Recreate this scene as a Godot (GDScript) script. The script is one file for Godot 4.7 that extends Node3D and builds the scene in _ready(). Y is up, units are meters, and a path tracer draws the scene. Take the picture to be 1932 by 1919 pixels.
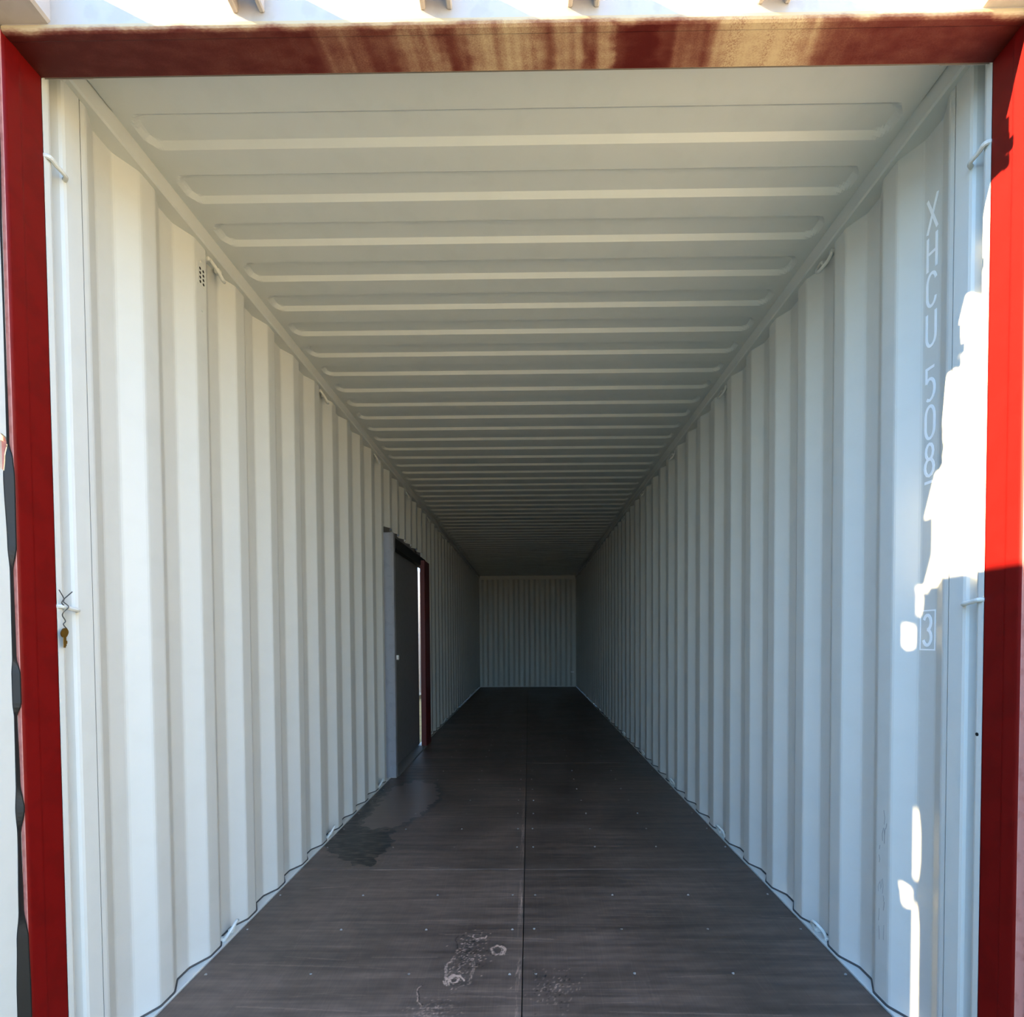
extends Node3D
# A long white shipping container seen through its open cargo doors. z = 0 is the back of the red door frame, -z runs into the container, y = 0 is the floor.

const IN := 1.176          # inner face of the side walls
const CORR := 0.036        # depth of the corrugation
const BACK := -11.99       # end wall
const SUN := Vector3(1.0, -0.52, -0.184)

var M := {}
var names_taken := {}

# ------------------------------------------------------------------ helpers
func numbered(called: String) -> String:
	if not names_taken.has(called):
		names_taken[called] = 0
		return called
	names_taken[called] += 1
	return "%s_%03d" % [called, names_taken[called]]

func tag(o: Node, label: String, category: String, group := "", kind := "") -> void:
	o.set_meta("label", label)
	o.set_meta("category", category)
	if group != "":
		o.set_meta("group", group)
	if kind != "":
		o.set_meta("kind", kind)

func base(called: String, label: String, category: String, at := Vector3.ZERO, group := "", kind := "") -> Node3D:
	var o := Node3D.new()
	o.name = numbered(called)
	add_child(o)
	o.position = at
	tag(o, label, category, group, kind)
	return o

func mb() -> SurfaceTool:
	var st := SurfaceTool.new()
	st.begin(Mesh.PRIMITIVE_TRIANGLES)
	st.set_smooth_group(-1)
	return st

func build(st: SurfaceTool, called: String, m: Material, parent: Node) -> MeshInstance3D:
	st.generate_normals()
	var o := MeshInstance3D.new()
	o.mesh = st.commit()
	o.material_override = m
	o.name = called
	parent.add_child(o, true)
	return o

func vx(st: SurfaceTool, p: Vector3) -> void:
	st.set_uv(Vector2((p.x + 1.17) / 2.34, -p.z / 4.8))
	st.add_vertex(p)

func tri(st: SurfaceTool, a: Vector3, b: Vector3, c: Vector3, ref: Vector3) -> void:
	if Plane(a, b, c).normal.dot(ref) < 0.0:
		var t := b
		b = c
		c = t
	vx(st, a); vx(st, b); vx(st, c)

func qd(st: SurfaceTool, a: Vector3, b: Vector3, c: Vector3, d: Vector3, ref: Vector3) -> void:
	tri(st, a, b, c, ref)
	tri(st, a, c, d, ref)

# box with chamfered edges
func cb(st: SurfaceTool, lo: Vector3, hi: Vector3, c := 0.002) -> void:
	var mid := (lo + hi) * 0.5
	var h := (hi - lo) * 0.5
	c = minf(c, minf(h.x, minf(h.y, h.z)) * 0.9)
	for ax in 3:
		var u := (ax + 1) % 3
		var v := (ax + 2) % 3
		for s in [-1.0, 1.0]:
			var ps := []
			for k in [[-1, -1], [1, -1], [1, 1], [-1, 1]]:
				var p := Vector3.ZERO
				p[ax] = s * h[ax]
				p[u] = k[0] * (h[u] - c)
				p[v] = k[1] * (h[v] - c)
				ps.append(mid + p)
			var n := Vector3.ZERO
			n[ax] = s
			qd(st, ps[0], ps[1], ps[2], ps[3], n)
		# the four edges that run along ax
		for su in [-1.0, 1.0]:
			for sv in [-1.0, 1.0]:
				var e := []
				for k in [[-1, 0], [1, 0], [1, 1], [-1, 1]]:
					var p := Vector3.ZERO
					p[ax] = k[0] * (h[ax] - c)
					p[u] = su * (h[u] - (c if k[1] else 0.0))
					p[v] = sv * (h[v] - (0.0 if k[1] else c))
					e.append(mid + p)
				var n := Vector3.ZERO
				n[u] = su
				n[v] = sv
				qd(st, e[0], e[1], e[2], e[3], n)
	for sx in [-1.0, 1.0]:
		for sy in [-1.0, 1.0]:
			for sz in [-1.0, 1.0]:
				var s := Vector3(sx, sy, sz)
				var a := mid + s * Vector3(h.x, h.y - c, h.z - c)
				var b := mid + s * Vector3(h.x - c, h.y, h.z - c)
				var d := mid + s * Vector3(h.x - c, h.y - c, h.z)
				tri(st, a, b, d, s)

func boxpart(called: String, lo: Vector3, hi: Vector3, m: Material, parent: Node, c := 0.002) -> MeshInstance3D:
	var st := mb()
	cb(st, lo, hi, c)
	return build(st, called, m, parent)

# round bar along a path
func tube(st: SurfaceTool, pts: Array, r: float, n := 8) -> void:
	var rings := []
	var side := Vector3.ZERO
	for i in pts.size():
		var t: Vector3 = (pts[mini(i + 1, pts.size() - 1)] - pts[maxi(i - 1, 0)]).normalized()
		if side == Vector3.ZERO:
			side = t.cross(Vector3.UP if absf(t.y) < 0.9 else Vector3.RIGHT).normalized()
		side = (side - t * side.dot(t)).normalized()
		var up := t.cross(side)
		var ring := []
		for k in n:
			var a := TAU * k / n
			ring.append(pts[i] + (side * cos(a) + up * sin(a)) * r)
		rings.append(ring)
	for i in rings.size() - 1:
		for k in n:
			var k2 := (k + 1) % n
			var ctr: Vector3 = (pts[i] + pts[i + 1]) * 0.5
			qd(st, rings[i][k], rings[i][k2], rings[i + 1][k2], rings[i + 1][k], (rings[i][k] + rings[i + 1][k2]) * 0.5 - ctr)
	for e in [0, rings.size() - 1]:
		var t: Vector3 = pts[0] - pts[1] if e == 0 else pts[-1] - pts[-2]
		for k in range(1, n - 1):
			tri(st, rings[e][0], rings[e][k], rings[e][k + 1], t)

func curve(pts: Array, steps := 5) -> Array:
	var out := []
	for i in pts.size() - 1:
		var a: Vector3 = pts[maxi(i - 1, 0)]
		var b: Vector3 = pts[i]
		var c: Vector3 = pts[i + 1]
		var d: Vector3 = pts[mini(i + 2, pts.size() - 1)]
		for k in steps:
			out.append(b.cubic_interpolate(c, a, d, float(k) / steps))
	out.append(pts[-1])
	return out

# a polyline (Vector2 list) with each bend rounded by two extra points
func rounded(pl: Array, r: float) -> Array:
	var out := [pl[0]]
	for i in range(1, pl.size() - 1):
		var a: Vector2 = pl[i - 1]
		var b: Vector2 = pl[i]
		var c: Vector2 = pl[i + 1]
		var ra := minf(r, a.distance_to(b) * 0.45)
		var rc := minf(r, c.distance_to(b) * 0.45)
		var p := b + (a - b).normalized() * ra
		var q := b + (c - b).normalized() * rc
		out.append(p)
		out.append(p.lerp(b, 0.5).lerp(b.lerp(q, 0.5), 0.5))
		out.append(q)
	out.append(pl[-1])
	return out

# a bent sheet: profile of (offset outwards, z); s = -1 left, +1 right
func side_sheet(st: SurfaceTool, prof: Array, s: float, x0: float, y0: float, y1: float, thick := 0.004) -> void:
	for i in prof.size() - 1:
		var a: Vector2 = prof[i]
		var b: Vector2 = prof[i + 1]
		for side in 2:
			var o := thick * side
			var xa := s * (x0 + a.x + o)
			var xb := s * (x0 + b.x + o)
			qd(st, Vector3(xa, y0, a.y), Vector3(xb, y0, b.y), Vector3(xb, y1, b.y), Vector3(xa, y1, a.y), Vector3(-s if side == 0 else s, 0, 0))
		qd(st, Vector3(s * (x0 + a.x), y0, a.y), Vector3(s * (x0 + b.x), y0, b.y), Vector3(s * (x0 + b.x + thick), y0, b.y), Vector3(s * (x0 + a.x + thick), y0, a.y), Vector3.DOWN)

func wall_profile() -> Array:
	var pl := [Vector2(0, -0.124)]
	for k in 42:
		var z := -0.146 - 0.278 * k
		pl.append_array([Vector2(0, z), Vector2(CORR, z - 0.068), Vector2(CORR, z - 0.138), Vector2(0, z - 0.208)])
	pl.append(Vector2(0, -11.97))
	return rounded(pl, 0.007)

# cut a profile where z crosses a value
func cut_at(prof: Array, z: float) -> Array:
	var out := [prof[0]]
	for i in prof.size() - 1:
		var a: Vector2 = prof[i]
		var b: Vector2 = prof[i + 1]
		if (a.y - z) * (b.y - z) < 0.0:
			out.append(a.lerp(b, (a.y - z) / (a.y - b.y)))
		out.append(b)
	return out

# ------------------------------------------------------------------ materials
func noise(freq: float, sd: int, oct := 3) -> FastNoiseLite:
	var n := FastNoiseLite.new()
	n.seed = sd
	n.noise_type = FastNoiseLite.TYPE_SIMPLEX_SMOOTH
	n.frequency = freq
	n.fractal_octaves = oct
	return n

func flat(c: Color, rough: float, metal := 0.0) -> StandardMaterial3D:
	var m := StandardMaterial3D.new()
	m.albedo_color = c
	m.roughness = rough
	m.metallic = metal
	m.cull_mode = BaseMaterial3D.CULL_DISABLED
	return m

# paint with faint mottling (two tones) and orange-peel relief
func paint(c: Color, c2: Color, rough: float, sd: int, scale := 1.0) -> StandardMaterial3D:
	var m := flat(Color.WHITE, rough)
	var t := NoiseTexture2D.new()
	t.width = 512
	t.height = 512
	t.seamless = true
	t.noise = noise(0.012, sd, 5)
	var g := Gradient.new()
	g.offsets = PackedFloat32Array([0.25, 0.5, 0.8])
	g.colors = PackedColorArray([c2, c, c])
	t.color_ramp = g
	m.albedo_texture = t
	m.uv1_triplanar = true
	m.uv1_world_triplanar = true
	m.uv1_scale = Vector3.ONE * scale
	return m

func make_materials() -> void:
	M.wall = paint(Color(0.79, 0.795, 0.78), Color(0.782, 0.787, 0.77), 0.42, 3)
	M.cream = paint(Color(0.68, 0.635, 0.60), Color(0.655, 0.61, 0.575), 0.5, 5, 2.0)
	M.red = paint(Color(0.42, 0.036, 0.028), Color(0.395, 0.032, 0.026), 0.45, 7, 2.0)
	M.red.metallic_specular = 0.3
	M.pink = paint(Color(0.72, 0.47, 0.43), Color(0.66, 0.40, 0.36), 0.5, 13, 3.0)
	M.header = flat(Color.WHITE, 0.55)
	M.header.metallic_specular = 0.3
	M.header.albedo_texture = header_texture()
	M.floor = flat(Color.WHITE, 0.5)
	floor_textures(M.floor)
	# the sheets further in: the same worn paint without the spill and the scuffs
	M.floor_far = M.floor.duplicate()
	M.floor_far.uv1_scale = Vector3(1, 0.164, 1)
	M.floor_far.uv1_offset = Vector3(0, 0.5695, 0)
	M.rubber = flat(Color(0.035, 0.035, 0.035), 0.6)
	M.steel_grey = paint(Color(0.54, 0.54, 0.56), Color(0.51, 0.51, 0.53), 0.45, 9, 2.0)
	M.leaf = paint(Color(0.42, 0.42, 0.42), Color(0.40, 0.40, 0.40), 0.5, 11, 2.0)
	M.dark = flat(Color(0.06, 0.06, 0.06), 0.7)
	M.maroon = flat(Color(0.33, 0.04, 0.04), 0.45)
	M.chrome = flat(Color(0.8, 0.8, 0.8), 0.25, 1.0)
	M.letter = flat(Color(0.95, 0.96, 0.97), 0.5)
	M.screw = flat(Color(0.50, 0.48, 0.46), 0.6)
	M.wire = flat(Color(0.30, 0.31, 0.31), 0.45, 0.7)
	M.brass = flat(Color(0.42, 0.30, 0.08), 0.45, 0.5)
	M.hole = flat(Color(0.02, 0.02, 0.02), 0.9)
	M.sill = flat(Color(0.42, 0.41, 0.40), 0.6)
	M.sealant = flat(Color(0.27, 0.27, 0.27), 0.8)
	M.scrape = flat(Color(0.50, 0.51, 0.52), 0.7)
	M.sub = flat(Color(0.03, 0.03, 0.03), 0.9)
	M.ground = paint(Color(0.70, 0.595, 0.385), Color(0.63, 0.53, 0.34), 0.95, 21, 0.6)

# red paint sprayed over the old cream coat of the door header, thin and patchy in places
func header_texture() -> ImageTexture:
	var w := 1024
	var h := 64
	var img := Image.create(w, h, true, Image.FORMAT_RGB8)
	var big := noise(0.012, 31, 3)
	var fine := noise(0.35, 32, 2)
	var run := noise(0.055, 33, 2)
	# along x: how much of the cream shows through (position 0..1 from the left post, amount)
	var keys := [[0.0, 0.0], [0.10, 0.05], [0.20, 0.12], [0.29, 0.15], [0.305, 0.30], [0.34, 0.36], [0.355, 0.24], [0.37, 0.28], [0.40, 0.66], [0.415, 0.76], [0.435, 0.20], [0.447, 0.30], [0.462, 0.70], [0.52, 0.78], [0.535, 0.40], [0.548, 0.62], [0.562, 0.66], [0.572, 0.34], [0.584, 0.62], [0.594, 0.66], [0.606, 0.16], [0.618, 0.02], [0.64, 0.0], [0.652, 0.16], [0.67, 0.40], [0.69, 0.42], [0.706, 0.62], [0.716, 0.93], [0.78, 0.93], [0.80, 0.60], [0.825, 0.22], [0.86, 0.15], [0.93, 0.12], [1.0, 0.0]]
	var red := Color(0.30, 0.08, 0.065)
	var cream := Color(0.72, 0.63, 0.50)
	for x in w:
		var u := float(x) / w
		for y in h:
			var v := float(y) / h      # 0 at the back edge, 1 at the front edge
			var uu := u + (v - 0.5) * 0.008 + big.get_noise_2d(x, y * 3.0) * 0.006
			var t := 0.0
			for i in keys.size() - 1:
				if uu >= keys[i][0] and uu <= keys[i + 1][0]:
					t = lerpf(keys[i][1], keys[i + 1][1], smoothstep(keys[i][0], keys[i + 1][0], uu))
			t += fine.get_noise_2d(x * 1.5, y * 2.0) * 0.22 * (0.25 + t)
			t += run.get_noise_2d(x + (v - 0.5) * 5.0, v * 3.0) * 0.34 * smoothstep(0.05, 0.45, t) * (1.0 - smoothstep(0.82, 0.95, t))
			t += big.get_noise_2d(x * 2.0 + 900, y * 4.0) * 0.12
			# the old coat was left bare along the rounded front lip, with a ragged edge
			var lip := v + big.get_noise_2d(x * 1.6 + 300, 40.0) * 0.07 + fine.get_noise_2d(x * 0.5, y * 2.0) * 0.025
			t = maxf(t, smoothstep(0.74, 0.93, lip))
			img.set_pixel(x, y, red.lerp(cream, clampf(t, 0.0, 1.0)))
	img.generate_mipmaps()
	return ImageTexture.create_from_image(img)

# black painted plywood: streaks across the sheets, scratches, scuffs, a dark spill and drips
func floor_textures(m: StandardMaterial3D) -> void:
	var w := 1024
	var h := 2048
	var val := PackedFloat32Array()
	val.resize(w * h)
	var rgh := PackedFloat32Array()
	rgh.resize(w * h)
	var n1 := noise(1.0, 41, 2)
	var n2 := noise(1.0, 42, 2)
	var n3 := noise(1.0, 43, 3)
	var sx := 2.34 / w
	var sz := 4.8 / h
	# a dried spill by the wall: a dark rough tongue, then a smooth grey film with a dark rim
	var spill := PackedVector2Array([Vector2(-1.16, 1.74), Vector2(-1.01, 1.56), Vector2(-0.88, 1.47), Vector2(-0.80, 1.46), Vector2(-0.79, 1.79), Vector2(-0.82, 2.03), Vector2(-0.90, 1.99), Vector2(-0.99, 1.97), Vector2(-1.06, 2.12), Vector2(-1.10, 2.39), Vector2(-1.12, 2.92), Vector2(-1.17, 3.25)])
	var film := PackedVector2Array([Vector2(-1.09, 2.12), Vector2(-1.0, 1.95), Vector2(-0.86, 2.03), Vector2(-0.78, 2.04), Vector2(-0.66, 2.38), Vector2(-0.63, 2.75), Vector2(-0.72, 3.10), Vector2(-0.95, 3.25), Vector2(-1.12, 2.95)])
	var core: PackedVector2Array = Geometry2D.offset_polygon(film, -0.035)[0]
	for j in h:
		var z := j * sz
		for i in w:
			var x := -1.17 + i * sx
			var a := n1.get_noise_2d(x * 2.2, z * 55.0)
			var b := n2.get_noise_2d(x * 130.0, z * 3.0)
			var c := n3.get_noise_2d(x * 1.6 + 7.0, z * 1.3)
			var g := n2.get_noise_2d(x * 9.0 + 40.0, z * 26.0)
			var e := n1.get_noise_2d(x * 0.9 + 11.0, z * 15.0)
			var p := 0.315 + a * 0.034 + e * 0.050 + b * 0.016 + c * 0.060 + g * 0.030
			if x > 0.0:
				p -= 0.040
			var q := 0.47 + c * 0.10 + a * 0.06
			if x < -0.58 and z > 1.4 and z < 3.3:
				var d := Vector2(x + n3.get_noise_2d(x * 9.0, z * 9.0) * 0.045, z + n3.get_noise_2d(x * 9.0 + 50.0, z * 9.0) * 0.06)
				if Geometry2D.is_point_in_polygon(d, core):
					p = 0.335 + a * 0.012
					q = 0.34
				elif Geometry2D.is_point_in_polygon(d, film):
					p -= 0.10
					q = 0.38
				elif Geometry2D.is_point_in_polygon(d, spill):
					p -= 0.19 - g * 0.16
					q -= 0.08
			val[j * w + i] = p
			rgh[j * w + i] = q
	var rng := RandomNumberGenerator.new()
	rng.seed = 77
	var stroke := func(x0: float, z0: float, x1: float, z1: float, amount: float, wide: float):
		var n := int(maxf(absf(x1 - x0) / sx, absf(z1 - z0) / sz)) + 1
		for k in n + 1:
			var t := float(k) / n
			var px := (lerpf(x0, x1, t) + 1.17) / sx
			var pz := lerpf(z0, z1, t) / sz
			var rr := int(ceil(wide))
			for dx in range(-rr, rr + 1):
				for dz in range(-rr, rr + 1):
					var d := sqrt(dx * dx + dz * dz) / wide
					var ii := int(px) + dx
					var jj := int(pz) + dz
					if d < 1.0 and ii >= 0 and ii < w and jj >= 0 and jj < h:
						val[jj * w + ii] = clampf(val[jj * w + ii] + amount * (1.0 - d) * (0.4 + 0.6 * rng.randf()), 0.05, 0.62)
	# long scratches, mostly across, some along
	for k in 420:
		var x := rng.randf_range(-1.15, 1.1)
		var z := rng.randf_range(0.0, 4.7)
		var l := rng.randf_range(0.08, 0.7)
		stroke.call(x, z, x + l, z + rng.randf_range(-0.03, 0.03), rng.randf_range(0.01, 0.060), rng.randf_range(1.0, 2.6))
	for k in 150:
		var x := rng.randf_range(-1.0, 1.1)
		var z := rng.randf_range(0.0, 2.6)
		var l := rng.randf_range(0.1, 0.5)
		stroke.call(x, z, x + rng.randf_range(-0.05, 0.05), z + l, rng.randf_range(0.008, 0.028), 1.2)
	# dusty wear along the middle joint and the first cross joint
	for k in 60:
		var z := rng.randf_range(0.0, 2.4)
		stroke.call(-0.006 - rng.randf() * 0.02, z, -0.006 - rng.randf() * 0.015, z + rng.randf_range(0.03, 0.2), 0.05, 1.6)
	for k in 26:
		var x := rng.randf_range(-1.15, 1.0)
		stroke.call(x, 1.415, x + 0.14, 1.417, 0.10 if x < 0.0 else 0.03, 1.6)
	# paint drips and boot scuffs near the middle
	var ring := func(cx: float, cz: float, rx: float, rz: float, a0: float, a1: float, amount: float, wide: float):
		var last := Vector2.ZERO
		for k in 25:
			var a := lerpf(a0, a1, k / 24.0)
			var p := Vector2(cx + cos(a) * rx * (1.0 + 0.12 * sin(a * 5.0)), cz + sin(a) * rz * (1.0 + 0.1 * cos(a * 7.0)))
			if k > 0 and rng.randf() < 0.72:
				stroke.call(last.x, last.y, p.x, p.y, amount, wide)
			last = p
	for e in 3:
		var o := e * 0.004
		ring.call(-0.240 + o, 0.488, 0.034 - o, 0.043 - o, 0.2, 3.6, 0.13, 2.2)
		ring.call(-0.240, 0.500 + o, 0.012 + o, 0.014 + o, 0.0, TAU, 0.14, 1.8)
		ring.call(-0.255 + o, 0.56, 0.026, 0.07, 1.8, 4.2, 0.09, 2.0)
		ring.call(-0.195 - o, 0.555, 0.02, 0.085, -1.1, 1.1, 0.09, 1.5)
		ring.call(-0.095, 0.685, 0.028 - o, 0.034 - o, 0.0, TAU, 0.10, 2.2)
		ring.call(-0.080 - o * 2.0, 0.680, 0.014, 0.030, -1.4, 1.4, 0.09, 1.6)
		ring.call(-0.175, 0.800 - o, 0.033, 0.030, 3.4, 6.0, 0.08, 2.0)
	ring.call(-0.310, 0.430, 0.045, 0.065, 2.5, 4.3, 0.14, 1.5)
	ring.call(-0.306, 0.432, 0.045, 0.065, 2.5, 4.3, -0.12, 1.3)
	ring.call(-0.215, 0.745, 0.05, 0.07, 2.6, 5.2, -0.08, 1.6)
	for k in 260:
		var e := Vector2(rng.randfn(-0.290, 0.045), rng.randfn(0.335, 0.03))
		stroke.call(e.x, e.y, e.x + rng.randf() * 0.008, e.y + 0.003, rng.randf_range(0.0, 0.10), 1.7)
	for k in 150:
		var e := Vector2(rng.randfn(-0.24, 0.022), rng.randfn(0.53, 0.05))
		stroke.call(e.x, e.y, e.x + 0.003, e.y + rng.randf() * 0.006, rng.randf_range(-0.03, 0.12), 1.7)
	for k in 170:
		var g := Vector2(rng.randfn(-0.205, 0.035), rng.randfn(0.68, 0.07))
		var b := -0.10 if rng.randf() < 0.4 else 0.20
		stroke.call(g.x, g.y, g.x + 0.004, g.y + 0.003, b, 1.8)
	for k in 120:
		var g := Vector2(rng.randfn(0.11, 0.05), rng.randfn(0.44, 0.06))
		stroke.call(g.x, g.y, g.x + 0.004, g.y + rng.randf() * 0.012, 0.10 if rng.randf() < 0.7 else -0.08, 1.6)
	for k in 90:
		var g := Vector2(rng.randfn(-0.95, 0.09), rng.randfn(1.72, 0.12))
		stroke.call(g.x, g.y, g.x + rng.randf() * 0.02, g.y + 0.004, rng.randf_range(-0.08, 0.10), 1.8)
	var px := PackedByteArray()
	px.resize(w * h * 3)
	var rb := PackedByteArray()
	rb.resize(w * h)
	for k in w * h:
		var v := val[k]
		px[k * 3] = int(clampf(v * 1.14, 0.0, 1.0) * 255.0)
		px[k * 3 + 1] = int(clampf(v * 0.965, 0.0, 1.0) * 255.0)
		px[k * 3 + 2] = int(clampf(v * 0.86, 0.0, 1.0) * 255.0)
		rb[k] = int(clampf(rgh[k], 0.15, 1.0) * 255.0)
	var img := Image.create_from_data(w, h, false, Image.FORMAT_RGB8, px)
	img.generate_mipmaps()
	m.albedo_texture = ImageTexture.create_from_image(img)
	var ri := Image.create_from_data(w, h, false, Image.FORMAT_L8, rb)
	ri.generate_mipmaps()
	m.roughness = 1.0
	m.roughness_texture = ImageTexture.create_from_image(ri)

# ------------------------------------------------------------------ the scene
func _ready() -> void:
	# camera: a wide phone lens, its axis below the middle of the cropped frame
	var cam := Camera3D.new()
	cam.name = "camera"
	add_child(cam)
	var pitch := -0.0268619
	var yaw := 0.009425
	var roll := -0.0064
	var rx := Basis(Vector3.RIGHT, pitch)
	var ry := Basis(Vector3.UP, yaw)
	var rz := Basis(Vector3.BACK, roll)
	cam.transform = Transform3D(ry * rx * rz, Vector3(0.0307, 1.1975, 1.3841))
	var focal := 1032.85
	var near := 0.05
	cam.projection = Camera3D.PROJECTION_FRUSTUM
	cam.near = near
	cam.far = 200.0
	cam.size = near * 1919.0 / focal
	cam.frustum_offset = Vector2(966.0 - 988.607, 1231.531 - 959.5) * near / focal
	cam.current = true

	# sky and sun
	var env := Environment.new()
	env.background_mode = Environment.BG_SKY
	var sky_m := ProceduralSkyMaterial.new()
	sky_m.sky_top_color = Color(0.446, 0.658, 0.907)
	sky_m.sky_horizon_color = Color(0.773, 0.932, 1.0)
	sky_m.ground_bottom_color = Color(0.55, 0.48, 0.38)
	sky_m.ground_horizon_color = Color(0.70, 0.66, 0.58)
	sky_m.sky_curve = 0.18
	sky_m.sky_energy_multiplier = 1.0
	env.background_energy_multiplier = 3.7
	var sky := Sky.new()
	sky.sky_material = sky_m
	env.sky = sky
	env.tonemap_mode = Environment.TONE_MAPPER_LINEAR
	env.tonemap_exposure = 1.68
	env.sdfgi_enabled = true
	env.ssao_enabled = true
	env.ssil_enabled = true
	var we := WorldEnvironment.new()
	we.name = "world"
	we.environment = env
	add_child(we)
	var sun := DirectionalLight3D.new()
	sun.name = "sun"
	add_child(sun)
	sun.basis = Basis.looking_at(SUN.normalized())
	sun.light_color = Color(1.0, 0.89, 0.69)
	sun.light_energy = 8.4
	sun.light_angular_distance = 0.5
	sun.sky_mode = DirectionalLight3D.SKY_MODE_LIGHT_ONLY
	sun.shadow_enabled = true

	make_materials()
	outside()
	shell()
	door_frame()
	cargo_doors()
	personnel_door()
	lashing()
	lettering()
	small_things()

func outside() -> void:
	var st := mb()
	cb(st, Vector3(-40, -0.5, -40), Vector3(40, -0.17, 40), 0.01)
	var g := build(st, "ground", M.ground, self)
	tag(g, "pale dry earth ground outside the open container", "ground", "", "structure")
	# container added alongside to keep the sun off the wall with the grey door
	var n := base("added_shade_container", "added cream container that keeps the sun off the grey door gap", "container", Vector3(-3.55, -0.17, -6.25))
	var prof := []
	for k in 42:
		var z := 5.85 - 0.278 * k
		prof.append_array([Vector2(0, z), Vector2(0.036, z - 0.068), Vector2(0.036, z - 0.138), Vector2(0, z - 0.208)])
	st = mb()
	for s in [-1.0, 1.0]:
		side_sheet(st, prof, s, 1.14, 0.15, 2.82)
	build(st, "side_panel", M.cream, n)
	st = mb()
	cb(st, Vector3(-1.17, 2.80, -6.05), Vector3(1.17, 2.84, 6.05))
	build(st, "roof", M.cream, n)
	st = mb()
	cb(st, Vector3(-1.17, 0.12, -6.05), Vector3(1.17, 0.17, 6.05))
	build(st, "underframe", M.cream, n)
	for s in [-1.0, 1.0]:
		boxpart("end_wall", Vector3(-1.17, 0.1, s * 6.0 - 0.02), Vector3(1.17, 2.84, s * 6.0 + 0.02), M.cream, n)
		for s2 in [-1.0, 1.0]:
			boxpart("corner_post", Vector3(s2 * 1.14 - 0.08, 0, s * 6.0 - 0.09), Vector3(s2 * 1.14 + 0.08, 2.9, s * 6.0 + 0.09), M.cream, n, 0.006)
	# unseen copy added ahead of the opening to shade the ground before the doors
	var n2 := n.duplicate()
	n2.name = numbered("added_shade_container")
	add_child(n2)
	n2.position = Vector3(-5.35, -0.17, 6.6)
	n2.set_meta("label", "added unseen cream container that shades the ground before the doors")

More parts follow.
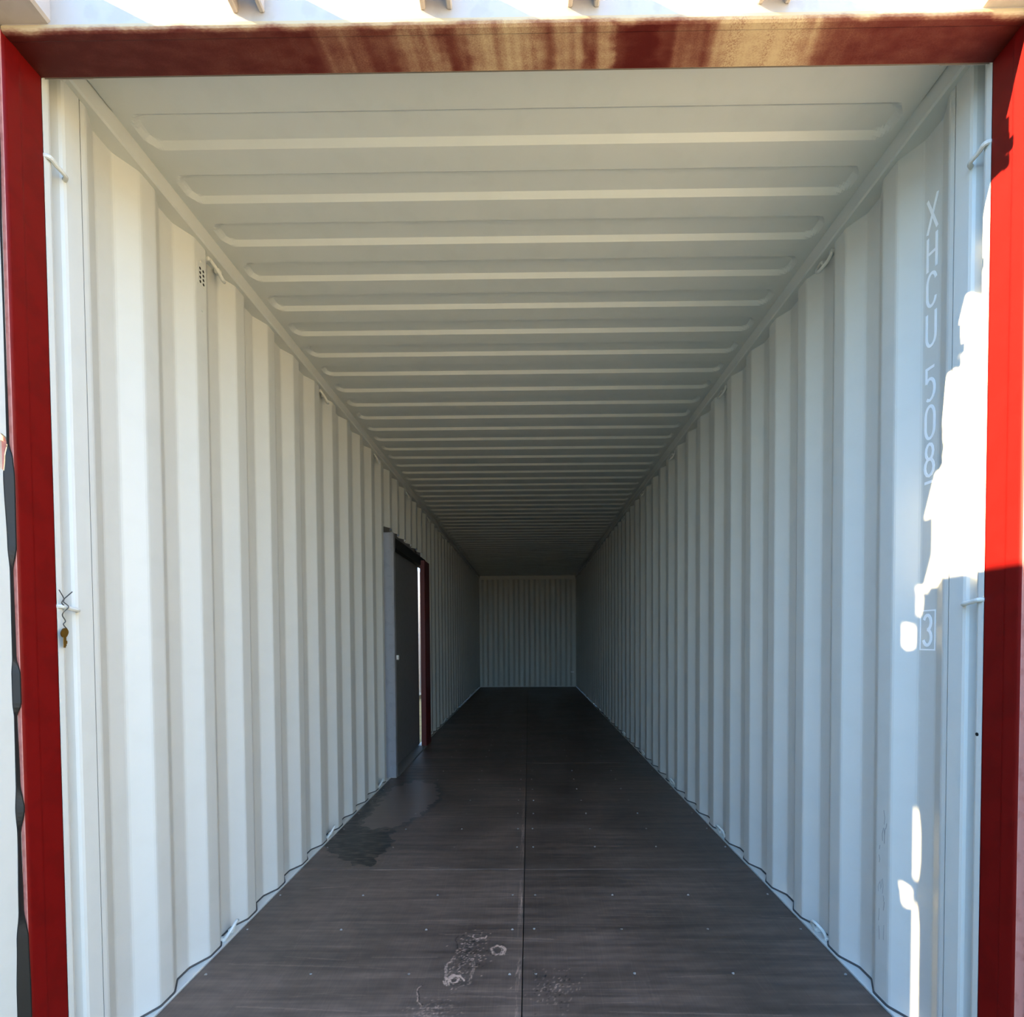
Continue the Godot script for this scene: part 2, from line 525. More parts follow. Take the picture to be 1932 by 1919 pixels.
func shell() -> void:
	# floor: plywood sheets in two columns with open joints, on a dark subfloor
	var fl := base("floor", "black painted plywood floor with scratches and worn joints", "floor", Vector3.ZERO, "", "structure")
	boxpart("subfloor", Vector3(-1.2, -0.12, BACK - 0.09), Vector3(1.2, -0.028, 0.1), M.sub, fl)
	var rows := [0.0, -1.4195, -3.82, -6.2, -8.575, -11.0, BACK + 0.012]
	var lift := [0.0, -0.0008, 0.0006, -0.0003, 0.0009, 0.0, 0.0004]
	for r in rows.size() - 1:
		for c in 2:
			var st := mb()
			var x0 := -1.166 if c == 0 else 0.0018
			var x1 := -0.0018 if c == 0 else 1.166
			cb(st, Vector3(x0, -0.028, rows[r + 1] + 0.0016), Vector3(x1, lift[r] * (1 if c else -1), rows[r] - 0.0016), 0.0015)
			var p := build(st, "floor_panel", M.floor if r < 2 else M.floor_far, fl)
			if r < 3:
				for zz in 8:
					var z: float = rows[r] - (0.235 if r == 0 else 0.30) - 0.30 * zz
					if z < rows[r + 1] + 0.1:
						break
					for xx in [0.05, 0.405, 0.755, 1.137]:
						var s: float = xx * (1 if c else -1)
						var sc := mb()
						var jx := sin(s * 91.0 + z * 37.0) * 0.006
						tube(sc, [Vector3(s + jx, -0.004, z), Vector3(s + jx, 0.0012, z + jx)], 0.0052, 8)
						build(sc, "screw", M.screw, p)
	# side walls
	var prof := wall_profile()
	for s in [-1.0, 1.0]:
		var called := "wall_left" if s < 0 else "wall_right"
		var st := mb()
		if s < 0:
			var pl := cut_at(cut_at(prof, -3.185), -4.92)
			var seg := [[], [], []]
			for p in pl:
				if p.y >= -3.1851:
					seg[0].append(p)
				if p.y <= -3.1849 and p.y >= -4.9201:
					seg[1].append(p)
				if p.y <= -4.9199:
					seg[2].append(p)
			side_sheet(st, seg[0], s, IN, 0.010, 2.664)
			side_sheet(st, seg[1], s, IN, 2.165, 2.664)
			side_sheet(st, seg[2], s, IN, 0.010, 2.664)
		else:
			side_sheet(st, prof, s, IN, 0.010, 2.664)
		var w := build(st, called, M.wall, self)
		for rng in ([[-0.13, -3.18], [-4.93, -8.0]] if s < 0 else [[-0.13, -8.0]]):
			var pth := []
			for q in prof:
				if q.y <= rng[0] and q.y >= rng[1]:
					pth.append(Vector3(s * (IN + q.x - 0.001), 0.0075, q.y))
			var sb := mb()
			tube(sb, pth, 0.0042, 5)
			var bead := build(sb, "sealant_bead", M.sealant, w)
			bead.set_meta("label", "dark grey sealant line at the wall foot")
		tag(w, "corrugated white steel side wall pierced by the grey door" if s < 0 else "corrugated white steel side wall with stencilled letters", "wall", "", "structure")
	# end wall
	var pl2 := []
	var x := -1.15
	pl2.append(Vector2(-1.2, 0.0))
	for k in 9:
		pl2.append_array([Vector2(x + 0.03, 0.0), Vector2(x + 0.08, 0.045), Vector2(x + 0.15, 0.045), Vector2(x + 0.20, 0.0)])
		x += 0.254
	pl2.append(Vector2(1.2, 0.0))
	pl2 = rounded(pl2, 0.007)
	var eb := base("wall_back", "corrugated steel end wall deep in the container", "wall", Vector3.ZERO, "", "structure")
	var ew := mb()
	for i in pl2.size() - 1:
		var a: Vector2 = pl2[i]
		var b: Vector2 = pl2[i + 1]
		for side in 2:
			var o := -0.004 * side
			qd(ew, Vector3(a.x, 0.0, BACK - a.y + o), Vector3(b.x, 0.0, BACK - b.y + o), Vector3(b.x, 2.70, BACK - b.y + o), Vector3(a.x, 2.70, BACK - a.y + o), Vector3(0, 0, 1.0 - 2.0 * side))
	build(ew, "corrugated_sheet", M.wall, eb)
	boxpart("bottom_angle", Vector3(-1.16, -0.01, BACK), Vector3(1.16, 0.022, BACK + 0.012), M.wall, eb)
	boxpart("top_plate", Vector3(-1.17, 2.62, BACK - 0.01), Vector3(1.17, 2.735, BACK + 0.012), M.wall, eb)
	for s in [-1.0, 1.0]:
		boxpart("corner_post", Vector3(minf(s * 1.17, s * 1.23), -0.15, BACK - 0.09), Vector3(maxf(s * 1.17, s * 1.23), 2.75, BACK + 0.03), M.wall, eb, 0.004)
	boxpart("backing", Vector3(-1.22, -0.15, BACK - 0.09), Vector3(1.22, 2.75, BACK - 0.06), M.cream, eb)
	# roof: a pressed sheet with rounded pockets
	var cl := base("ceiling", "white steel roof pressed into many cross ribs with rounded ends", "ceiling", Vector3.ZERO, "", "structure")
	roof_sheet(cl)
	boxpart("front_plate", Vector3(-1.152, 2.7105, -0.215), Vector3(1.152, 2.722, -0.02), M.wall, cl, 0.001)
	# rails, ledges, corner posts
	var k := 1
	for s in [-1.0, 1.0]:
		var who := "wall with the grey door" if s < 0 else "wall with the stencilled letters"
		var t := boxpart("trim_%d" % k, Vector3(minf(s * 1.156, s * 1.222), 2.66, BACK), Vector3(maxf(s * 1.156, s * 1.222), 2.745, -0.012), M.wall, self, 0.005)
		tag(t, "white square roof rail along the top of the " + who, "rail", "", "structure")
		k += 1
		var lb := base("trim_%d" % k, "narrow white steel ledge at the foot of the " + who, "ledge", Vector3.ZERO, "", "structure")
		boxpart("ledge", Vector3(minf(s * 1.1685, s * 1.225), -0.1, BACK), Vector3(maxf(s * 1.1685, s * 1.225), 0.0045, -0.01), M.wall, lb, 0.0015)
		if s > 0:
			boxpart("outer_flange", Vector3(1.2175, -0.1, BACK), Vector3(1.224, 0.06, -0.01), M.cream, lb, 0.001)
		else:
			boxpart("outer_flange", Vector3(-1.224, -0.1, -3.2), Vector3(-1.2175, 0.06, -0.01), M.cream, lb, 0.001)
			boxpart("outer_flange", Vector3(-1.224, -0.1, BACK), Vector3(-1.2175, 0.06, -4.92), M.cream, lb, 0.001)
		k += 1
		# inner corner post with its lashing groove
		var pp := base("trim_%d" % k, "white inner corner post with a lashing groove beside the " + who, "post", Vector3.ZERO, "", "structure")
		var pl := rounded([Vector2(-0.006, 0.0), Vector2(-0.006, -0.026), Vector2(0.033, -0.033), Vector2(0.033, -0.055), Vector2(-0.001, -0.064), Vector2(-0.001, -0.121)], 0.009)
		var st := mb()
		side_sheet(st, pl, s, IN, 0.0, 2.668, 0.006)
		build(st, "channel", M.wall, pp)
		boxpart("back_plate", Vector3(minf(s * 1.212, s * 1.222), -0.1, -0.16), Vector3(maxf(s * 1.212, s * 1.222), 2.7, 0.01), M.cream, pp)
		boxpart("gusset", Vector3(minf(s * 1.168, s * 1.215), 2.655, -0.075), Vector3(maxf(s * 1.168, s * 1.215), 2.70, -0.002), M.wall, pp, 0.004)
		k += 1

func roof_sheet(parent: Node) -> void:
	var xs := []
	for i in 17:
		xs.append(-1.165 + 0.115 * i / 16.0)
	for i in range(1, 6):
		xs.append(-1.05 + 2.1 * i / 6.0)
	for i in 17:
		xs.append(1.05 + 0.115 * i / 16.0)
	var zs := [-0.02]
	for k in 57:
		var z0 := -0.2256 - 0.209 * k
		if z0 - 0.12 < BACK:
			break
		for d in [0.0, 0.009, 0.018, 0.027, 0.038, 0.05, 0.059, 0.068, 0.080, 0.091, 0.100, 0.109, 0.118]:
			zs.append(z0 - d)
	zs.append(BACK)
	var st := mb()
	var row := []
	for z in zs:
		var r := []
		for x in xs:
			var k := floori((-0.2256 - z + 0.0455) / 0.209)
			var y := 2.715
			if k >= 0:
				var c: float = -0.2256 - 0.209 * k - 0.059
				var q := Vector2(absf(x) - (1.128 - 0.052), absf(z - c) - (0.059 - 0.052))
				var d := Vector2(maxf(q.x, 0), maxf(q.y, 0)).length() + minf(maxf(q.x, q.y), 0.0) - 0.052
				if z0_ok(c):
					y += 0.014 * clampf(-d / 0.018, 0.0, 1.0)
			r.append(Vector3(x, y, z))
		row.append(r)
	for j in row.size() - 1:
		for i in xs.size() - 1:
			qd(st, row[j][i], row[j][i + 1], row[j + 1][i + 1], row[j + 1][i], Vector3.DOWN)
	build(st, "pressed_sheet", M.wall, parent)
	boxpart("outer_skin", Vector3(-1.225, 2.736, BACK - 0.09), Vector3(1.225, 2.746, 0.0), M.cream, parent, 0.001)

func z0_ok(c: float) -> bool:
	return c - 0.061 > BACK

func door_frame() -> void:
	for s in [-1.0, 1.0]:
		var p := base("trim_%d" % (7 if s < 0 else 8), "red door post the wire and keys hang beside" if s < 0 else "red door post half in bright sun", "post", Vector3.ZERO, "", "structure")
		# red reveal: two plates that meet in a faint crease, rounded front edge
		var pl := rounded([Vector2(0.004, -0.001), Vector2(0.0, 0.0), Vector2(0.0, 0.058), Vector2(-0.0012, 0.062), Vector2(-0.0012, 0.098), Vector2(0.0015, 0.1032)], 0.005)
		var st := mb()
		side_sheet(st, pl, s, 1.170, -0.12, 2.60, 0.004)
		build(st, "reveal", M.red, p)
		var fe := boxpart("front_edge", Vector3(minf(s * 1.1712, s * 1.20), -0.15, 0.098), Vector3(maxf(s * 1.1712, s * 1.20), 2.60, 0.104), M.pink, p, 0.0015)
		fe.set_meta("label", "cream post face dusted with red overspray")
		boxpart("front_face", Vector3(minf(s * 1.176, s * 1.235), -0.15, -0.02), Vector3(maxf(s * 1.176, s * 1.235), 2.61, 0.1035), M.cream, p, 0.003)
		# corner casting on top, proud of the header
		var cs := boxpart("corner_casting", Vector3(minf(s * 1.057, s * 1.236), 2.612, -0.03), Vector3(maxf(s * 1.057, s * 1.236), 2.730, 0.186), M.cream, p, 0.006)
		cs.set_meta("label", "cream steel corner casting")
	var hd := base("trim_9", "door header with red paint sprayed patchily over cream", "header", Vector3.ZERO, "", "structure")
	var st := mb()
	var pr := [[2.598, -0.001, -0.02], [2.5935, 0.0, 0.0], [2.594, 0.080, 0.66], [2.5926, 0.083, 0.70], [2.5926, 0.096, 0.80], [2.5950, 0.1015, 0.85], [2.5995, 0.104, 0.90], [2.6065, 0.104, 0.97], [2.609, 0.1015, 0.995]]
	for i in pr.size() - 1:
		var a: Array = pr[i]
		var b: Array = pr[i + 1]
		var c := [Vector3(-1.17, a[0], a[1]), Vector3(1.17, a[0], a[1]), Vector3(1.17, b[0], b[1]), Vector3(-1.17, b[0], b[1])]
		var uv := [Vector2(0, a[2]), Vector2(1, a[2]), Vector2(1, b[2]), Vector2(0, b[2])]
		var order := [0, 1, 2, 0, 2, 3]
		if Plane(c[0], c[1], c[2]).normal.dot(Vector3(0, -1, 0.6)) < 0.0:
			order = [0, 2, 1, 0, 3, 2]
		for k in order:
			st.set_uv(uv[k])
			st.add_vertex(c[k])
	build(st, "underside", M.header, hd)
	st = mb()
	var fp := [Vector2(2.609, 0.1015), Vector2(2.73, 0.1015), Vector2(2.73, -0.01), Vector2(2.600, -0.01)]
	for i in fp.size() - 1:
		var a: Vector2 = fp[i]
		var b: Vector2 = fp[i + 1]
		var nn := Vector3(0, -(b.y - a.y), b.x - a.x)
		qd(st, Vector3(-1.17, a.x, a.y), Vector3(1.17, a.x, a.y), Vector3(1.17, b.x, b.y), Vector3(-1.17, b.x, b.y), nn)
	build(st, "front_face", M.cream, hd)
	# cam keepers for the locking bars
	for cx in [-0.600, -0.172, 0.162, 0.592]:
		st = mb()
		for s in [-1.0, 1.0]:
			cb(st, Vector3(cx + s * 0.0305 - 0.0065, 2.627, 0.10), Vector3(cx + s * 0.0305 + 0.0065, 2.705, 0.150), 0.003)
			cb(st, Vector3(cx + s * 0.0305 - 0.0065, 2.622, 0.146), Vector3(cx + s * 0.0305 + 0.0065, 2.650, 0.164), 0.003)
		cb(st, Vector3(cx - 0.037, 2.640, 0.138), Vector3(cx + 0.037, 2.668, 0.152), 0.003)
		cb(st, Vector3(cx - 0.037, 2.69, 0.10), Vector3(cx + 0.037, 2.705, 0.150), 0.003)
		build(st, "cam_keeper", M.cream, hd)
	# sill under the opening
	var sl := boxpart("trim_10", Vector3(-1.17, -0.15, 0.001), Vector3(1.17, -0.004, 0.10), M.sill, self, 0.004)
	tag(sl, "steel door sill in front of the black floor", "sill", "", "structure")

# a cargo door in its own space: hinge edge at z = 0, inner face at x = 0, thickness towards -x * s
func cargo_leaf(d: Node3D, s: float, z0: float) -> void:
	var w := 1.155
	for f in [["stile", Vector3(0, 0.02, z0), Vector3(s * 0.05, 2.575, 0.07)], ["stile", Vector3(0, 0.02, w - 0.07), Vector3(s * 0.05, 2.575, w)], ["rail", Vector3(0, 0.02, 0.07), Vector3(s * 0.05, 0.12, w - 0.07)], ["rail", Vector3(0, 2.475, 0.07), Vector3(s * 0.05, 2.575, w - 0.07)]]:
		var a: Vector3 = f[1]
		var b: Vector3 = f[2]
		boxpart(f[0], Vector3(minf(a.x, b.x), a.y, a.z), Vector3(maxf(a.x, b.x), b.y, b.z), M.wall, d, 0.003)
	var pl := [Vector2(0.004, 0.068)]
	for k in 4:
		var z := 0.12 + k * 0.25
		pl.append_array([Vector2(0.004, z), Vector2(0.036, z + 0.04), Vector2(0.036, z + 0.12), Vector2(0.004, z + 0.16)])
	pl.append(Vector2(0.004, w - 0.068))
	var st := mb()
	side_sheet(st, rounded(pl, 0.006), s, 0.0, 0.11, 2.485)
	build(st, "corrugated_panel", M.wall, d)
	for z in [0.32, 0.86]:
		st = mb()
		tube(st, [Vector3(s * 0.075, 0.0, z), Vector3(s * 0.075, 2.6, z)], 0.017, 10)
		build(st, "locking_bar", M.chrome, d)
	st = mb()
	for e in [[Vector3(-0.008, 0.01, w - 0.005), Vector3(0.03, 2.585, w + 0.016)], [Vector3(-0.008, 0.0, z0), Vector3(0.03, 0.022, w)], [Vector3(-0.008, 2.573, 0.08), Vector3(0.03, 2.586, w)]]:
		var a: Vector3 = e[0]
		var b: Vector3 = e[1]
		cb(st, Vector3(minf(s * a.x, s * b.x), a.y, a.z), Vector3(maxf(s * a.x, s * b.x), b.y, b.z), 0.003)
	build(st, "gasket", M.rubber, d)

func cargo_doors() -> void:
	var d := base("door_1", "white cargo door swung open, with a wavy black rubber gasket at its hinge edge", "door", Vector3(-1.182, 0, 0.112), "", "structure")
	cargo_leaf(d, -1.0, 0.064)
	# hinge-side edge plate: slots at the hinges and open slits between plate and stile let the sun through
	var holes := [[2.397, 2.490], [1.594, 1.674]]
	var slits := [[2.492, 2.60, 0.017], [1.685, 1.915, 0.015], [1.20, 1.625, 0.013]]
	var st := mb()
	var n := 520
	var cols := func(y: float) -> Array:
		# the closed intervals of z (door space) at height y
		var out := []
		var a := -0.0075
		for h in holes:
			if y > h[0] and y < h[1]:
				var r := 0.014
				var e := 0.0
				var dy := minf(y - h[0], h[1] - y)
				if dy < r:
					e = r - sqrt(maxf(0.0, r * r - (r - dy) * (r - dy)))
				out = [a, -0.0055 + e, 0.029 - e]
		if out.is_empty():
			out = [a, 0.01, 0.01]
		var b := 0.0
		for sl in slits:
			if y > sl[0] and y < sl[1]:
				var t: float = minf(y - sl[0], sl[1] - y) / 0.07
				b = sl[2] * minf(1.0, sqrt(t))
		out.append_array([0.0405, 0.0405 + b, 0.07])
		return out
	for i in n:
		var y0 := 0.02 + (2.575 - 0.02) * i / n
		var y1 := 0.02 + (2.575 - 0.02) * (i + 1) / n
		var c0: Array = cols.call(y0 + 0.0001)
		var c1: Array = cols.call(y1 - 0.0001)
		for seg in [[0, 1], [2, 3], [4, 5]]:
			for sd in 2:
				var xx := 0.002 - 0.004 * sd
				qd(st, Vector3(xx, y0, c0[seg[0]]), Vector3(xx, y0, c0[seg[1]]), Vector3(xx, y1, c1[seg[1]]), Vector3(xx, y1, c1[seg[0]]), Vector3(1 - 2 * sd, 0, 0))
	build(st, "edge_plate", M.wall, d)
	boxpart("added_sun_stop", Vector3(-0.003, 2.570, -0.0075), Vector3(0.003, 2.622, 0.038), M.wall, d, 0.001)  # small plate added to stop sun passing above the edge plate
	# gasket lip: heights and how far the lip curls over the post (x) and stands off it (z)
	var keys := [[0.0, 0.014, 0.026], [0.36, 0.014, 0.024], [0.49, 0.012, 0.020], [0.56, 0.002, 0.013], [0.74, 0.001, 0.010], [0.80, 0.012, 0.013], [0.86, 0.003, 0.010], [1.02, 0.001, 0.009], [1.05, 0.012, 0.012], [1.12, 0.012, 0.012], [1.16, 0.003, 0.009], [1.36, 0.002, 0.008], [1.42, 0.012, 0.012], [1.58, 0.013, 0.017], [1.62, 0.010, 0.013], [1.66, 0.002, 0.006], [1.95, 0.001, 0.005], [2.15, 0.001, 0.006], [2.25, 0.002, 0.014], [2.33, 0.003, 0.014], [2.42, 0.001, 0.004], [2.58, 0.001, 0.004]]
	st = mb()
	var prev := []
	for i in 261:
		var y := 2.58 * i / 260.0
		var px := 0.0
		var pz := 0.0
		for j in keys.size() - 1:
			if y >= keys[j][0] and y <= keys[j + 1][0]:
				var t := smoothstep(keys[j][0], keys[j + 1][0], y)
				px = lerpf(keys[j][1], keys[j + 1][1], t)
				pz = lerpf(keys[j][2], keys[j + 1][2], t)
		var zb := -0.0065
		var cur := [Vector3(0.0022, y, zb), Vector3(0.0022 + px, y, zb + 0.001), Vector3(0.0022 + px, y, zb + 0.004), Vector3(0.0045, y, zb + pz), Vector3(0.0022, y, zb + pz)]
		if prev.size():
			for j in 4:
				qd(st, prev[j], prev[j + 1], cur[j + 1], cur[j], Vector3(1, 0, 0.2))
		prev = cur
	var gk := build(st, "gasket_lip", M.rubber, d)
	gk.set_meta("label", "wavy black rubber gasket lip")
	for y in [2.443, 1.634, 0.83, 0.2]:
		st = mb()
		tube(st, [Vector3(-0.062, y - 0.05, 0.0), Vector3(-0.062, y + 0.05, 0.0)], 0.013, 10)
		cb(st, Vector3(-0.058, y + 0.052, 0.0), Vector3(-0.052, y + 0.09, 0.16), 0.002)
		build(st, "hinge", M.cream, d)
	var e := base("door_2", "white cargo door swung open beside the sunlit red post", "door", Vector3(1.190, 0, 0.116), "", "structure")
	cargo_leaf(e, 1.0, 0.0)
	e.rotation.y = deg_to_rad(0.0)
	for y in [2.44, 1.63, 0.83, 0.2]:
		st = mb()
		tube(st, [Vector3(0.03, y - 0.05, -0.004), Vector3(0.03, y + 0.05, -0.004)], 0.012, 10)
		build(st, "hinge", M.cream, e)

func personnel_door() -> void:
	var d := base("door_3", "dark grey personnel door left slightly ajar in a steel frame", "door", Vector3.ZERO, "", "structure")
	var j := boxpart("jamb", Vector3(-1.225, -0.01, -3.345), Vector3(-1.118, 2.105, -3.285), M.steel_grey, d, 0.004)
	j.set_meta("label", "blue grey steel door jamb")
	j = boxpart("jamb", Vector3(-1.168, 0.0, -4.93), Vector3(-1.113, 2.06, -4.65), M.maroon, d, 0.004)
	j.set_meta("label", "dark red door jamb")
	boxpart("head", Vector3(-1.231, 2.005, -4.93), Vector3(-1.155, 2.100, -3.335), M.dark, d, 0.004)
	boxpart("added_light_stop", Vector3(-1.242, 2.02, -5.40), Vector3(-1.232, 2.30, -3.05), M.dark, d)  # dark plates added outside the frame to stop daylight through its gaps
	boxpart("added_light_stop", Vector3(-1.242, -0.15, -3.40), Vector3(-1.232, 2.2, -3.05), M.dark, d)
	boxpart("added_light_stop", Vector3(-1.242, -0.15, -4.81), Vector3(-1.232, 2.2, -4.70), M.dark, d)
	var lf := boxpart("leaf", Vector3(-1.230, 0.011, -4.755), Vector3(-1.210, 2.02, -3.345), M.leaf, d, 0.003)
	var st := mb()
	tube(st, [Vector3(-1.211, 1.03, -3.475), Vector3(-1.165, 1.03, -3.475)], 0.011, 10)
	tube(st, [Vector3(-1.168, 1.03, -3.475), Vector3(-1.130, 1.03, -3.475)], 0.022, 14)
	build(st, "knob", M.letter, lf)
	boxpart("threshold", Vector3(-1.231, -0.15, -4.66), Vector3(-1.110, 0.010, -3.345), M.sill, d, 0.004)

func ring_mesh(top: bool) -> ArrayMesh:
	# a bent bar, local: x = inwards from the wall face, y from the rail or ledge, z along the wall
	var st := mb()
	var s := -1.0 if top else 1.0
	var pts := [Vector3(-0.012, 0.0, 0.032), Vector3(0.000, s * 0.016, 0.034), Vector3(0.016, s * 0.042, 0.022), Vector3(0.022, s * 0.060, 0.0), Vector3(0.016, s * 0.056, -0.022), Vector3(0.000, s * 0.036, -0.034), Vector3(-0.010, s * 0.012, -0.036), Vector3(-0.014, 0.0, -0.036)]
	tube(st, curve(pts, 4), 0.0066, 8)
	for e in [-1.0, 1.0]:
		cb(st, Vector3(-0.026, minf(0.0, s * 0.016), e * 0.034 - 0.011), Vector3(-0.004, maxf(0.0, s * 0.016), e * 0.034 + 0.011), 0.003)
	st.generate_normals()
	return st.commit()

func lashing() -> void:
	var mt := ring_mesh(true)
	var mbm := ring_mesh(false)
	for s in [-1.0, 1.0]:
		var who := "wall with the grey door" if s < 0 else "wall with the stencilled letters"
		for k in 10:
			var z := -0.775 - 1.112 * k
			for top in [true, false]:
				if not top and s < 0 and z < -3.1 and z > -4.9:
					continue
				var o := MeshInstance3D.new()
				o.mesh = mt if top else mbm
				o.material_override = M.wall
				o.name = numbered("lashing_ring")
				add_child(o)
				o.position = Vector3(s * 1.176, 2.661 if top else 0.004, z)
				if s > 0:
					o.rotation.y = PI
				var nth: String = ["first", "second", "third", "fourth", "fifth", "sixth", "seventh", "eighth", "ninth", "tenth"][k]
				var place := ("under the %s wall's roof rail" if top else "on the %s wall's floor ledge") % ("grey door" if s < 0 else "stencilled")
				tag(o, "%s white lashing ring from the red post %s" % [nth, place], "ring", ("roof rail rings, " if top else "floor ledge rings, ") + who)
		for y in [2.405, 1.282]:
			var st := mb()
			var x: float = s * 1.163
			tube(st, curve([Vector3(s * 1.176, y + 0.004, -0.004), Vector3(x, y + 0.004, -0.010), Vector3(x, y, -0.03), Vector3(x, y - 0.003, -0.056), Vector3(s * 1.178, y - 0.003, -0.070)], 4), 0.0058, 8)
			var b := build(st, numbered("lashing_bar"), M.wall, self)
			var hi := "upper" if y > 2.0 else "lower"
			var beside := "post the keys hang by" if s < 0 else "post by the stencilled letters"
			tag(b, "%s white lashing bar across the groove beside the %s" % [hi, beside], "bar")

# stroke lettering, in a 1 x 1 cell, y up
func glyph(ch: String) -> Array:
	var arc := func(cx: float, cy: float, rx: float, ry: float, a0: float, a1: float) -> Array:
		var o := []
		for k in 13:
			var a := deg_to_rad(lerpf(a0, a1, k / 12.0))
			o.append(Vector2(cx + cos(a) * rx, cy + sin(a) * ry))
		return o
	match ch:
		"X": return [[Vector2(0, 1), Vector2(1, 0)], [Vector2(0, 0), Vector2(1, 1)]]
		"H": return [[Vector2(0.06, 0), Vector2(0.06, 1)], [Vector2(0.94, 0), Vector2(0.94, 1)], [Vector2(0.06, 0.5), Vector2(0.94, 0.5)]]
		"C": return [arc.call(0.5, 0.68, 0.44, 0.30, 15, 180) + arc.call(0.5, 0.32, 0.44, 0.30, 180, 345)]
		"U": return [[Vector2(0.06, 1)] + arc.call(0.5, 0.30, 0.44, 0.28, 180, 360) + [Vector2(0.94, 1)]]
		"5": return [[Vector2(0.9, 0.98), Vector2(0.1, 0.98), Vector2(0.1, 0.55)], [Vector2(0.1, 0.55)] + arc.call(0.45, 0.34, 0.47, 0.32, 110, -125)]
		"0": return [arc.call(0.5, 0.66, 0.44, 0.32, 0, 180) + arc.call(0.5, 0.34, 0.44, 0.32, 180, 360) + [Vector2(0.94, 0.66)]]
		"8": return [arc.call(0.5, 0.74, 0.36, 0.23, 0, 360), arc.call(0.5, 0.27, 0.44, 0.25, 0, 360)]
		"3": return [arc.call(0.48, 0.74, 0.38, 0.23, 160, -90), arc.call(0.48, 0.27, 0.42, 0.25, 90, -160)]
		"-": return [[Vector2(0.05, 0.95), Vector2(0.85, 0.95)]]
	return []

func strokes(st: SurfaceTool, lines: Array, z0: float, y0: float, w: float, h: float, wide: float, px: float) -> void:
	var lift := 0.0008
	for l in lines:
		var pts := []
		for q in l:
			var p := Vector2(z0 + q.x * w, y0 + q.y * h)
			if pts.is_empty() or p.distance_to(pts[-1]) > 0.0008:
				pts.append(p)
		var closed: bool = pts[0].distance_to(pts[-1]) < 0.001
		if closed:
			pts.pop_back()
		var n := pts.size()
		var lf := []
		var rt := []
		for i in n:
			var a: Vector2 = pts[(i - 1 + n) % n] if closed or i > 0 else pts[i]
			var c: Vector2 = pts[(i + 1) % n] if closed or i < n - 1 else pts[i]
			var b: Vector2 = pts[i]
			var t1 := (b - a).normalized() if a != b else (c - b).normalized()
			var t2 := (c - b).normalized() if c != b else t1
			var m := (Vector2(-t1.y, t1.x) + Vector2(-t2.y, t2.x)).normalized()
			var k := wide * 0.5 / maxf(0.5, m.dot(Vector2(-t1.y, t1.x)))
			lf.append(b + m * k)
			rt.append(b - m * k)
		for i in (n if closed else n - 1):
			var j := (i + 1) % n
			var f := []
			var g := []
			for p in [lf[i], lf[j], rt[j], rt[i]]:
				f.append(Vector3(px - lift, p.y, p.x))
				g.append(Vector3(px + 0.0002, p.y, p.x))
			qd(st, f[0], f[1], f[2], f[3], Vector3.LEFT)
			qd(st, f[0], f[1], g[1], g[0], f[0] - f[3])
			qd(st, f[2], f[3], g[3], g[2], f[3] - f[0])
		lift += 0.00025

func lettering() -> void:
	var px := IN + CORR
	var wr := get_node("wall_right")
	var tops := [["X", 2.474], ["H", 2.364], ["C", 2.258], ["U", 2.143], ["5", 1.985], ["0", 1.874], ["8", 1.765], ["-", 1.655]]
	for t in tops:
		var st := mb()
		strokes(st, glyph(t[0]), -0.2725, t[1] - 0.100, 0.040, 0.098, 0.0085, px)
		var o := build(st, "letter", M.letter, wr)
		o.set_meta("label", "white stencilled character " + t[0])
	var st := mb()
	strokes(st, glyph("3"), -0.270, 1.166, 0.038, 0.094, 0.0095, px)
	var o := build(st, "letter", M.letter, wr)
	o.set_meta("label", "white stencilled numeral 3")
	st = mb()
	strokes(st, [[Vector2(0, 0), Vector2(1, 0), Vector2(1, 1), Vector2(0, 1), Vector2(0, 0)]], -0.2805, 1.155, 0.060, 0.116, 0.004, px)
	o = build(st, "letter_border", M.letter, wr)
	o.set_meta("label", "white rectangle drawn round the numeral")

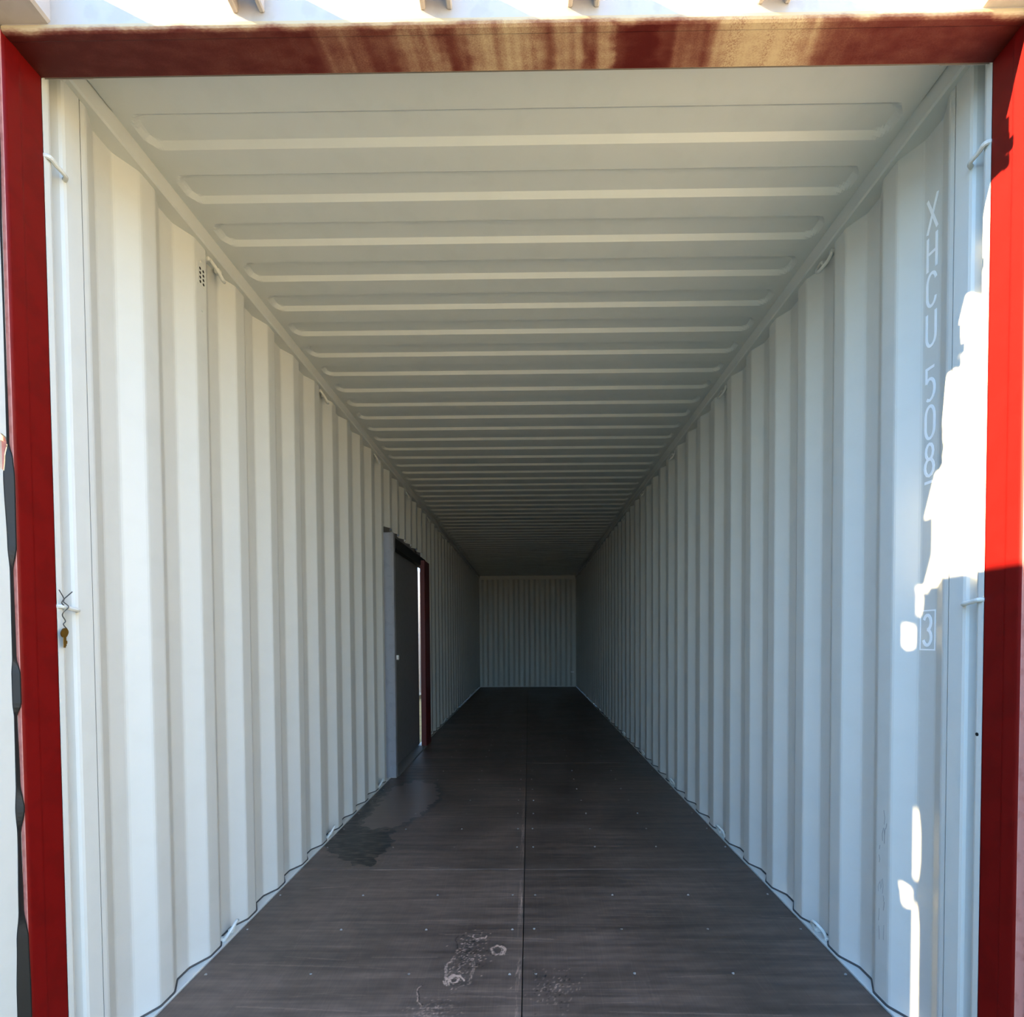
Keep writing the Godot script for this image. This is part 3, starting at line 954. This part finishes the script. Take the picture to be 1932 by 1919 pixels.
func small_things() -> void:
	# scrapes on the stencilled wall, low on the first ridge behind the letters, and a bolt hole in the post
	var rng := RandomNumberGenerator.new()
	rng.seed = 5
	var ws := get_node("wall_right")
	for k in 16:
		var sc := mb()
		var z := rng.randf_range(-0.412, -0.372)
		var y := rng.randf_range(0.18, 0.60)
		strokes(sc, [[Vector2(0, 0), Vector2(rng.randf_range(-0.4, 0.4), 0.5), Vector2(rng.randf_range(-0.6, 0.6), 1)]], z, y, 0.008, rng.randf_range(0.012, 0.05), rng.randf_range(0.0008, 0.002), IN + 0.0004)
		build(sc, "scrape_mark", M.scrape, ws)
	var bh := mb()
	tube(bh, [Vector3(1.172, 0.945, -0.014), Vector3(1.1685, 0.945, -0.014)], 0.0045, 10)
	build(bh, "bolt_hole", M.hole, get_node("trim_6"))
	# air vent: holes drilled in the wall, with a fixing above and below
	var v := base("air_vent", "air vent of small round holes high on the corrugated wall", "vent", Vector3(-1.176, 2.545, -0.672))
	boxpart("vent_plate", Vector3(-0.002, -0.036, -0.028), Vector3(0.0012, 0.036, 0.028), M.wall, v, 0.001)
	for r in 4:
		for c in 2:
			var st := mb()
			tube(st, [Vector3(0.0, 0.024 - r * 0.016, 0.010 - c * 0.02), Vector3(0.0016, 0.024 - r * 0.016, 0.010 - c * 0.02)], 0.0052, 10)
			build(st, "vent_hole", M.hole, v)
	for y in [0.052, -0.125]:
		var st := mb()
		tube(st, [Vector3(-0.001, y, 0.002), Vector3(0.004, y, 0.002)], 0.0045, 10)
		build(st, "rivet", M.wall, v)
	# twisted wire over the lower lashing bar and the keys that hang on it
	var x := -1.158
	var wpts := [Vector3(x, 1.327, 0.006), Vector3(x, 1.306, -0.008), Vector3(x + 0.003, 1.297, -0.003), Vector3(x + 0.006, 1.285, -0.015), Vector3(x + 0.003, 1.271, -0.003), Vector3(x, 1.262, -0.002), Vector3(x, 1.248, -0.011), Vector3(x, 1.240, -0.004), Vector3(x, 1.228, -0.015)]
	var wr := base("twisted_wire", "twisted grey wire wound on the lashing bar, keys hanging below", "wire")
	var st := mb()
	tube(st, curve(wpts, 4), 0.0012, 6)
	build(st, "wire_strand", M.wire, wr)
	st = mb()
	tube(st, curve([Vector3(x, 1.325, -0.034), Vector3(x, 1.314, -0.020), Vector3(x + 0.001, 1.305, -0.008), Vector3(x, 1.294, -0.001), Vector3(x - 0.002, 1.287, -0.013)], 4), 0.0013, 6)
	build(st, "wire_strand", M.wire, wr)
	var ks := base("key_bunch", "two small tarnished brass keys hanging from the twisted wire", "keys")
	for k in 2:
		st = mb()
		var y := 1.226 - k * 0.004
		var z := -0.008 + k * 0.007
		tube(st, [Vector3(x - 0.0012 + k * 0.004, y - 0.006, z), Vector3(x + 0.0012 + k * 0.004, y - 0.006, z)], 0.0105, 12)
		build(st, "key_bow", M.brass, ks)
		st = mb()
		cb(st, Vector3(x - 0.001 + k * 0.004, y - 0.042, z - 0.0035), Vector3(x + 0.001 + k * 0.004, y - 0.012, z + 0.003), 0.0005)
		cb(st, Vector3(x - 0.001 + k * 0.004, y - 0.036, z - 0.006), Vector3(x + 0.001 + k * 0.004, y - 0.028, z - 0.003), 0.0005)
		build(st, "key_blade", M.brass, ks)
	# paper tag on the end wall
	var sb := boxpart("sticker", Vector3(1.045, 0.345, BACK + 0.001), Vector3(1.125, 0.375, BACK + 0.003), M.letter, self, 0.0005)
	tag(sb, "small white sticker low on the dark end wall", "sticker")
